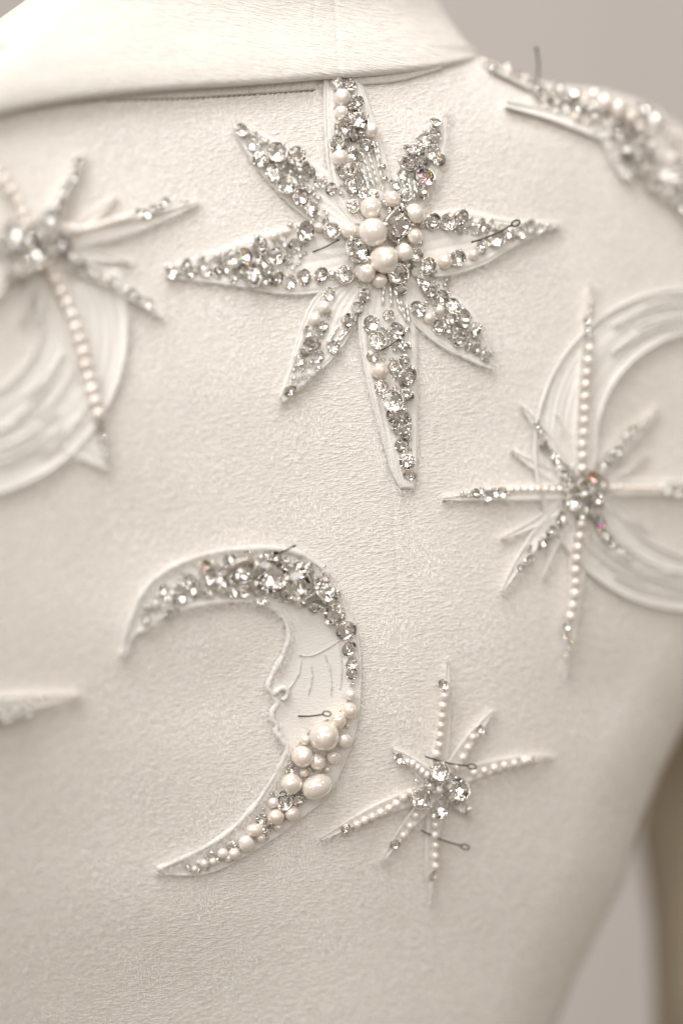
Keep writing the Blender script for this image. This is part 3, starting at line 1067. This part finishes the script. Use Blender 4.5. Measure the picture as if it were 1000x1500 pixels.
rm_ = thing("moon_applique", tuple(surf(900, 660)),
            "plain white grooved crescent moon applique behind the long-rayed star on the right", "moon applique", "crescent moon appliques")
Oc = arc(1005, 659, 222, 234, 320, 40 + 0, 60)[::1]
Oc = arc(1005, 659, 222, 234, -52, -310, 70)
Ic = arc(1040, 652, 168, 168, -62, -298, 70)
V, F, uv = strip(Oc, Ic, groove_prof(5), 150, 61)
mesh_obj("crescent", V, F, M_EMB, rm_, uv=uv)
fuzz(rm_, [Oc, Ic], 2.5, 1.5, (4, 12), 7.0)
for E, r_ in ((Oc, 0.5), (Ic, 0.55)):
    bag = Bag(); bag.add(*cord(E, 1.7, r_, 200)); bag.build("edge_cord", M_CORD, rm_)

lm = thing("moon_applique", tuple(surf(60, 600)),
           "plain white grooved crescent moon applique cut by the left edge of the photo", "moon applique", "crescent moon appliques")
Oc = arc(-60, 478, 246, 250, -20, 130, 70)
Ic = arc(-85, 455, 150, 140, -8, 124, 70)
V, F, uv = strip(Oc, Ic, groove_prof(6, 0.3), 130, 61)
mesh_obj("crescent", V, F, M_EMB, lm, uv=uv)
fuzz(lm, [Oc, Ic], 2.5, 1.5, (4, 12), 7.0)
for E, r_ in ((Oc, 0.5), (Ic, 0.4)):
    bag = Bag(); bag.add(*cord(E, 1.7, r_, 200)); bag.build("edge_cord", M_CORD, lm)


V, F, uv = strip([(128, 560), (146, 620), (158, 682)], [(50, 640), (104, 668), (159, 690)], rim_prof(1.3, 1.8, 0.1, 3, 0.3), 40, 21)
mesh_obj("crescent_point", V, F, M_EMB, lm, uv=uv)
fuzz(lm, [[(50, 712), (104, 672), (159, 690)]], 3, 1.6, (4, 10), 6)


def strands(parent, cx, cy, r0, r1, a0, a1, n):
    """loose overlapping strands of felt laid along the crescent."""
    for i in range(n):
        r = r0 + (r1 - r0) * (i + random.uniform(0.2, 0.8)) / n
        b0 = a0 + (a1 - a0) * random.uniform(0, 0.45); b1 = b0 + (a1 - a0) * random.uniform(0.3, 0.55)
        dr = random.uniform(-16, 16)
        A_ = np.linspace(b0, b1, 16)
        R_ = r + dr * np.linspace(-.5, .5, 16)
        p = [(cx + q * math.cos(math.radians(t)), cy + q * math.sin(math.radians(t))) for q, t in zip(R_, A_)]
        bag = Bag(); bag.add(*cord(p, 1.75, random.uniform(0.35, 0.6), 80, 0.15)); bag.build("felt_strand", M_CORD, parent)
        fuzz(parent, [p], 2.0, 2.1, (4, 12), 6.0)


strands(rm_, 1014, 656, 172, 222, -60, -140, 7)
strands(rm_, 1014, 656, 172, 222, -200, -300, 7)
strands(lm, -66, 470, 150, 238, 10, 110, 9)


# ------------------------------------------------------------------ pearl-rayed stars
def ray_strip(parent, a, b, wid, tipw=1.5, bend=0.0, h=(1.3, 1.9)):
    a = np.array(a, float); b = np.array(b, float)
    t = (b - a) / np.linalg.norm(b - a); n = np.array([-t[1], t[0]])
    L, R_ = [], []
    for s in np.linspace(0, 1, 7):
        c = a + (b - a) * s + n * bend * math.sin(s * math.pi)
        w_ = wid * (1 - s ** 1.6) + tipw
        L.append(tuple(c + n * w_)); R_.append(tuple(c - n * w_))
    V, F, uv = strip(L, R_, rim_prof(h[0], h[1], 0.2), 46, 13)
    o = mesh_obj("ray", V, F, M_EMB, parent, uv=uv)
    fuzz(parent, [L, R_], 2.2, h[1] - 0.3, (3, 8), 4.5)
    fo = fray([tuple(b)], 7, 7, 5, math.atan2(t[1], t[0]), 2.0).build("frayed_thread", M_FIBRE, parent)
    fo['kind'] = 'stuff'
    return o


def row(parent, kind, pts, step, r, h=2.0, jit=0.4):
    p = np.array(pts, float)
    L = np.sum(np.linalg.norm(np.diff(p, axis=0), axis=1))
    q = crom(pts, max(2, int(round(L / step)) + 1))
    m = len(q)
    for i, (x, y) in enumerate(q):
        rr = r if not isinstance(r, tuple) else r[0] + (r[1] - r[0]) * i / max(1, m - 1)
        bead(parent, random.choice(kind), x + random.gauss(0, jit), y + random.gauss(0, jit), rr * random.uniform(0.94, 1.06), h)


# right-hand star
rs = thing("star_applique", tuple(surf(855, 718)),
           "star applique with straight pearl rays crossing the grooved crescent on the right", "star applique", "beaded star appliques")
for a, b, w_, bd in (((852, 700), (864, 415), 13, -3), ((850, 735), (829, 986), 14, -5), ((840, 718), (648, 731), 13, 0), ((868, 716), (1075, 712), 12, 0),
                     ((840, 705), (762, 594), 12, 4), ((866, 700), (962, 598), 10, 4), ((838, 735), (734, 868), 15, 8), ((868, 735), (922, 822), 10, -3),
                     ((838, 708), (748, 660), 9, -3), ((838, 730), (733, 790), 8, -4), ((845, 740), (794, 846), 8, 5), ((862, 738), (876, 822), 8, -3),
                     ((868, 728), (945, 775), 9, -3), ((868, 708), (945, 665), 9, 3), ((848, 700), (815, 610), 7, 3)):
    ray_strip(rs, a, b, w_, 1.5, bd)
row(rs, 's', [(863, 511), (858, 562), (855, 613), (852, 686)], 17, (7.0, 7.2))
row(rs, 's', [(850, 768), (844, 818), (841, 869), (835, 903)], 16.8, (7.2, 7.4))
row(rs, 's', [(748, 717), (829, 717)], 9.6, 5.4, 2.7)
row(rs, 's', [(888, 715), (968, 714)], 10.5, 5.8, 2.7)
beads(rs, """n865,447,4 n863,458,4 f858,470,5 f861,481,5 f858,492,5 n867,492,4 f829,919,6 f827,931,5 f834,940,5 n832,950,4 n829,960,4
c735,721,8 f724,721,7 f714,726,8 f705,718,5 f697,723,7 n687,723,5 n676,723,4 f975,720,7 f985,716,6 c992,721,7 f1003,718,7 f1012,716,6""", 2.2)
row(rs, 'ffnc', [(784, 620), (800, 650), (813, 672), (829, 690)], 10, (5, 8), 2.0, 2)
row(rs, 'ffnc', [(944, 614), (924, 636), (900, 665), (876, 688)], 10, (5, 9), 2.0, 2)
row(rs, 'ffnc', [(820, 758), (800, 785), (784, 805), (762, 832)], 10, (8, 5), 2.0, 2)
row(rs, 'ffnc', [(872, 756), (880, 776), (898, 798), (918, 814)], 10, (8, 5), 2.0, 2)
beads(rs, "c834,706,10 a866,700,11 f870,728,17 c840,735,12 f852,752,9 c873,750,10 f859,686,8 c852,716,12 n848,728,7 n884,712,7 f820,716,6", 2.8, 0.35)
fill(rs, [(830, 700, 18), (860, 720, 26), (870, 745, 14)], 26, (3, 5), 'bn', 2.4)

# left-hand star
ls = thing("star_applique", tuple(surf(58, 360)),
           "out-of-focus star applique with curved pearl rays, cut by the left edge of the photo", "star applique", "beaded star appliques")
for a, b, w_, bd in (((60, 350), (125, 226), 13, 0), ((60, 355), (290, 297), 17, 10), ((65, 365), (236, 464), 14, -6), ((62, 370), (158, 684), 20, -6),
                     ((50, 350), (-40, 190), 14, 0), ((45, 370), (-60, 480), 15, 0), ((40, 360), (-110, 350), 14, 0),
                     ((58, 375), (30, 470), 9, 0), ((66, 372), (58, 470), 9, 3), ((70, 358), (170, 290), 9, 4), ((70, 362), (190, 384), 9, 0)):
    ray_strip(ls, a, b, w_, 2.0, bd)
row(ls, 's', [(72, 394), (99, 447), (119, 504), (133, 564), (145, 606)], 19.5, 9.6)
row(ls, 's', [(-12, 232), (5, 262), (26, 294), (41, 328)], 17.5, 9.3)
row(ls, 's', [(92, 334), (120, 336), (155, 327), (195, 315)], 9.5, (6.8, 5.5), 3.0)
beads(ls, "f147,626,7 f150,640,7 n154,653,5 n155,664,5 f205,311,6 f214,312,7 f224,307,7 f233,303,7 f242,296,7 n251,297,4 n264,294,4 n273,294,4", 2.4)
row(ls, 'ffcn', [(116, 236), (104, 262), (93, 290), (75, 322)], 10, (6, 10), 3.0, 2)
row(ls, 'ffcn', [(85, 352), (105, 378), (145, 404), (190, 428), (214, 442)], 11, (10, 6), 3.0, 2)
row(ls, 'ffcn', [(30, 390), (10, 415), (-15, 436)], 12, (9, 6), 2.4, 2)
row(ls, 'ffcn', [(30, 348), (10, 345), (-20, 345)], 14, (10, 7), 2.4, 2)
beads(ls, "q48,366,25,40 c28,390,16 c74,322,15 c88,352,13 c20,338,15 c60,338,13 f38,340,10 f70,376,11 n58,385,8 c22,365,12 n84,368,7", 3.0, 0.35)
fill(ls, [(30, 350, 26), (60, 360, 30)], 24, (3.5, 6), 'bn', 2.5)

# small star
ss = thing("star_applique", tuple(surf(645, 1150)),
           "small star applique with short pearl rays and four large centre crystals, lowest on the coat", "star applique", "beaded star appliques")
for a, b, w_, bd in (((642, 1130), (656, 968), 12, 2), ((660, 1132), (722, 1042), 11, -4), ((662, 1142), (808, 1108), 12, -5), ((630, 1142), (574, 1098), 11, 3),
                     ((628, 1160), (468, 1231), 13, 5), ((632, 1170), (558, 1264), 11, 3), ((642, 1172), (629, 1322), 12, 4), ((660, 1165), (690, 1195), 10, 0)):
    ray_strip(ss, a, b, w_, 1.5, bd)
row(ss, 's', [(651, 1020), (647, 1049), (642, 1091), (639, 1105)], 14.2, 6.6)
row(ss, 's', [(668, 1123), (677, 1110), (692, 1080)], 15, 6.2)
row(ss, 's', [(694, 1133), (721, 1125), (768, 1115)], 15.2, 6.4)
row(ss, 's', [(596, 1116), (607, 1120), (624, 1135)], 9.5, 5.6)
row(ss, 's', [(600, 1160), (573, 1182), (547, 1196), (522, 1208)], 13, 6.4)
row(ss, 's', [(609, 1195), (600, 1211), (591, 1224)], 15, 6)
row(ss, 's', [(638, 1208), (637, 1239), (638, 1269)], 15.2, 6.4)
beads(ss, "c649,1003,8 f702,1068,6 n708,1074,5 f584,1111,7 n591,1118,5 f506,1213,7 n507,1219,5 f578,1237,7 f633,1283,7 n776,1113,5", 2.2)
beads(ss, "c644,1130,13 c616,1170,14 f644,1184,15 c672,1156,16 f680,1184,8 s643,1157,6 n630,1152,6 n660,1170,6 n657,1140,6", 2.6, 0.3)
fill(ss, [(625, 1150, 16), (665, 1165, 22)], 14, (3, 5), 'bn', 2.2)

# tip of another star at the left edge
ts_ = thing("star_applique", tuple(surf(20, 1030)),
            "beaded white star tip poking in at the left edge, beside the faced crescent", "star applique", "beaded star appliques")
ray_strip(ts_, (-60, 1042), (118, 1019), 17, 2.0, 0, (1.8, 2.8))
row(ts_, 'fcn', [(-30, 1052), (0, 1048), (22, 1046), (44, 1040)], 11, (11, 7), 3.4, 2)
row(ts_, 'nf', [(-20, 1034), (10, 1034), (60, 1026)], 11, (6, 4), 3.4, 1)

# shoulder applique
sh = thing("shoulder_applique", tuple(surf(880, 170)),
           "blurred beaded applique of pearls and crystals lying along the right shoulder's ridge", "shoulder applique")


def band(parent, pts, wid, h):
    p = crom(pts, 9)
    t = np.gradient(p, axis=0); t /= np.linalg.norm(t, axis=1, keepdims=True)
    n = np.stack([-t[:, 1], t[:, 0]], 1)
    L = [tuple(q) for q in p + n * np.linspace(wid, wid * 0.4, 9)[:, None]]; R_ = [tuple(q) for q in p - n * np.linspace(wid, wid * 0.4, 9)[:, None]]
    V, F, uv = strip(L, R_, rim_prof(h, h + 0.9, 0.2), 60, 13)
    mesh_obj("ray", V, F, M_EMB, parent, uv=uv)


band(sh, [(890, 196), (850, 182), (800, 166), (740, 152)], 13, 1.8)
band(sh, [(880, 175), (893, 210), (905, 240), (922, 266)], 13, 1.8)
band(sh, [(900, 190), (945, 225), (985, 270), (1020, 330)], 30, 1.6)
band(sh, [(860, 158), (830, 146), (790, 130), (715, 97)], 10, 1.2)
band(sh, [(850, 160), (900, 165), (950, 190), (1000, 230)], 24, 1.5)
row(sh, 'nfs', [(712, 92), (745, 105), (772, 118), (795, 132)], 9, (5, 7), 1.0, 2)
row(sh, 'cfs', [(782, 130), (815, 140), (850, 150), (880, 158)], 12, (8, 10), 1.8, 4)
row(sh, 'fns', [(790, 140), (830, 158), (870, 172)], 11, (6, 8), 1.8, 4)
beads(sh, "p885,150,15 p905,160,16 p870,140,12 p922,172,13 c840,138,11 c818,134,10 f790,128,9 c942,160,12 f970,172,12 c905,196,12 c918,216,11 f910,186,9 p935,186,10", 2.4, 0.35)
row(sh, 'cfn', [(905, 200), (920, 225), (940, 245), (965, 265), (1000, 300)], 11, 9, 1.8, 7)
row(sh, 'cfns', [(930, 190), (955, 215), (980, 245), (1010, 280)], 11, 9, 1.8, 8)
row(sh, 'fns', [(950, 175), (975, 195), (1000, 225), (1030, 260)], 11, 8, 1.8, 6)
row(sh, 'fnc', [(910, 225), (925, 240), (925, 255)], 9, 6, 1.8, 3)
fill(sh, [(800, 138, 14), (880, 165, 22), (950, 210, 34), (1005, 270, 34)], 70, (4, 6), 'bns', 1.4)


# ------------------------------------------------------------------ pins
def pin(label, head, tip, hh, ht, loop=True, r=1.15):
    a, _ = on(np.array(head[0]), np.array(head[1]), np.array(hh * 0.001))
    b, _ = on(np.array(tip[0]), np.array(tip[1]), np.array(ht * 0.001))
    o = thing("pin", tuple(b), label, "pin", "steel pins holding the appliques")
    d = (a - b) / np.linalg.norm(a - b)
    ln = np.linalg.norm(a - b)
    side = np.cross(d, np.array([0, -1.0, 0])); side /= np.linalg.norm(side)
    s = np.linspace(0, 1, 14)[:, None]
    path = b + (a - b) * s + side * (0.035 * ln * np.sin(s * 3.1))
    V, F, uv = tube(path, r * S, 8)
    mesh_obj("shaft", V, F, M_PIN, o, uv=uv)
    if loop:
        A_ = np.linspace(0, 2 * np.pi * 0.97, 22)
        R1, R2 = 6.5 * S, 4.6 * S
        c = a + d * R1 * 0.8
        up = np.cross(d, side)
        side2 = side * 0.85 + up * 0.5
        lp = c[None] - d[None] * (R1 * np.cos(A_))[:, None] + side2[None] * (R2 * np.sin(A_))[:, None]
        V, F, uv = tube(lp, r * S * 0.9, 8)
        mesh_obj("loop", V, F, M_PIN, o, uv=uv)
    else:
        V, F, uv = tube(np.array([a - d * 0.0002, a + d * 0.0003, a + d * 0.0007]), np.array([1.4, 2.0, 1.0]) * r * S, 8)
        mesh_obj("head", V, F, M_PIN, o, uv=uv)
    return o


pin("looped steel pin across the right petal of the large star", (750, 329), (690, 355), 9.0, 5.0, True, 1.35)
pin("plain steel pin lying in the left petal of the large star", (494, 352), (458, 369), 4.5, 1.8, False)
pin("fine steel pin tucked into the bottom petal of the large star", (582, 498), (556, 514), 4.2, 2.4, False, 0.8)
pin("looped steel pin above the biggest pearl of the crescent moon", (474, 1046), (437, 1049), 6.5, 1.4)
pin("dark pin end standing up at the top edge of the crescent's crystals", (430, 800), (402, 812), 5.0, 2.0, False)
pin("steel pin through the top of the small star's crystal centre", (686, 1122), (622, 1108), 5.5, 2.2)
pin("steel pin crossing the lower ray of the small star", (676, 1239), (616, 1216), 5.0, 2.2)
pin("blurred dark pin standing upright on the shoulder ridge", (785, 72), (787, 116), 3.0, 1.0, False, 1.6)

# ------------------------------------------------------------------ nap of the cloth: fine loose fibres
def nap(name, n, sampler, mat, h0=0.05, h1=0.30, length=(5, 12), width=0.5):
    x, y, ang = sampler(n)
    l = rng.uniform(*length, n)
    c = rng.normal(0, 0.12, n)
    tt_ = np.linspace(-0.5, 0.5, 4)
    hh_ = rng.uniform(h0, h1, n)
    V = np.zeros((n, 4, 2, 3))
    for i, t in enumerate(tt_):
        X = x + np.cos(ang + c * t) * l * t
        Y = y + np.sin(ang + c * t) * l * t
        hgt = hh_ * (1 - (2 * t) ** 2) + 0.02
        for s_, sg in ((0, -1), (1, 1)):
            wx = -np.sin(ang) * width * sg; wy = np.cos(ang) * width * sg
            Q = surf(X + wx, Y + wy) + normal(X, Y) * (hgt * 0.001)[:, None]
            V[:, i, s_] = Q
    V = V.reshape(-1, 3)
    b = (np.arange(n) * 8)[:, None]
    F = np.concatenate([b + np.array([[2 * i, 2 * i + 1, 2 * i + 3, 2 * i + 2]]) for i in range(3)], 0)
    o = mesh_obj(name, V, F, mat, coat)
    o['kind'] = 'stuff'


def samp(n):
    x = rng.uniform(0, 1, n * 3) * 1010 - 5; y = rng.uniform(100, 1505, n * 3)
    ok = pdist(x, y, SIL) > 12
    ok &= x < np.interp(y, SIL[:, 1], SIL[:, 0])
    x, y = x[ok][:n], y[ok][:n]
    pat = np.sin(x * 0.045 + 1.3 * np.sin(y * 0.021)) + np.sin(y * 0.05 + 1.7 * np.sin(x * 0.017)) + rng.normal(0, 0.8, len(x))
    ang = np.where(pat > 1.1, 1.5, -0.16) + rng.normal(0, 0.16, len(x))
    return x, y, ang


nap("nap", 70000, samp, M_NAP)


def samp_low(n):
    x, y, a = samp(n * 2)
    ok = rng.random(len(y)) < np.clip((y - 900) / 500, 0.06, 1)
    x, y = x[ok], y[ok]
    return x, y, rng.normal(-0.2, 0.1, len(x))


def nap_n(n):
    r_ = samp_low(n)
    return len(r_[0]), (lambda m: r_)


_m, _s = nap_n(6500)
nap("silky_float", _m, _s, M_FLOAT, 0.2, 0.5, (7, 14), 0.75)
print("objects", len(scene.objects))
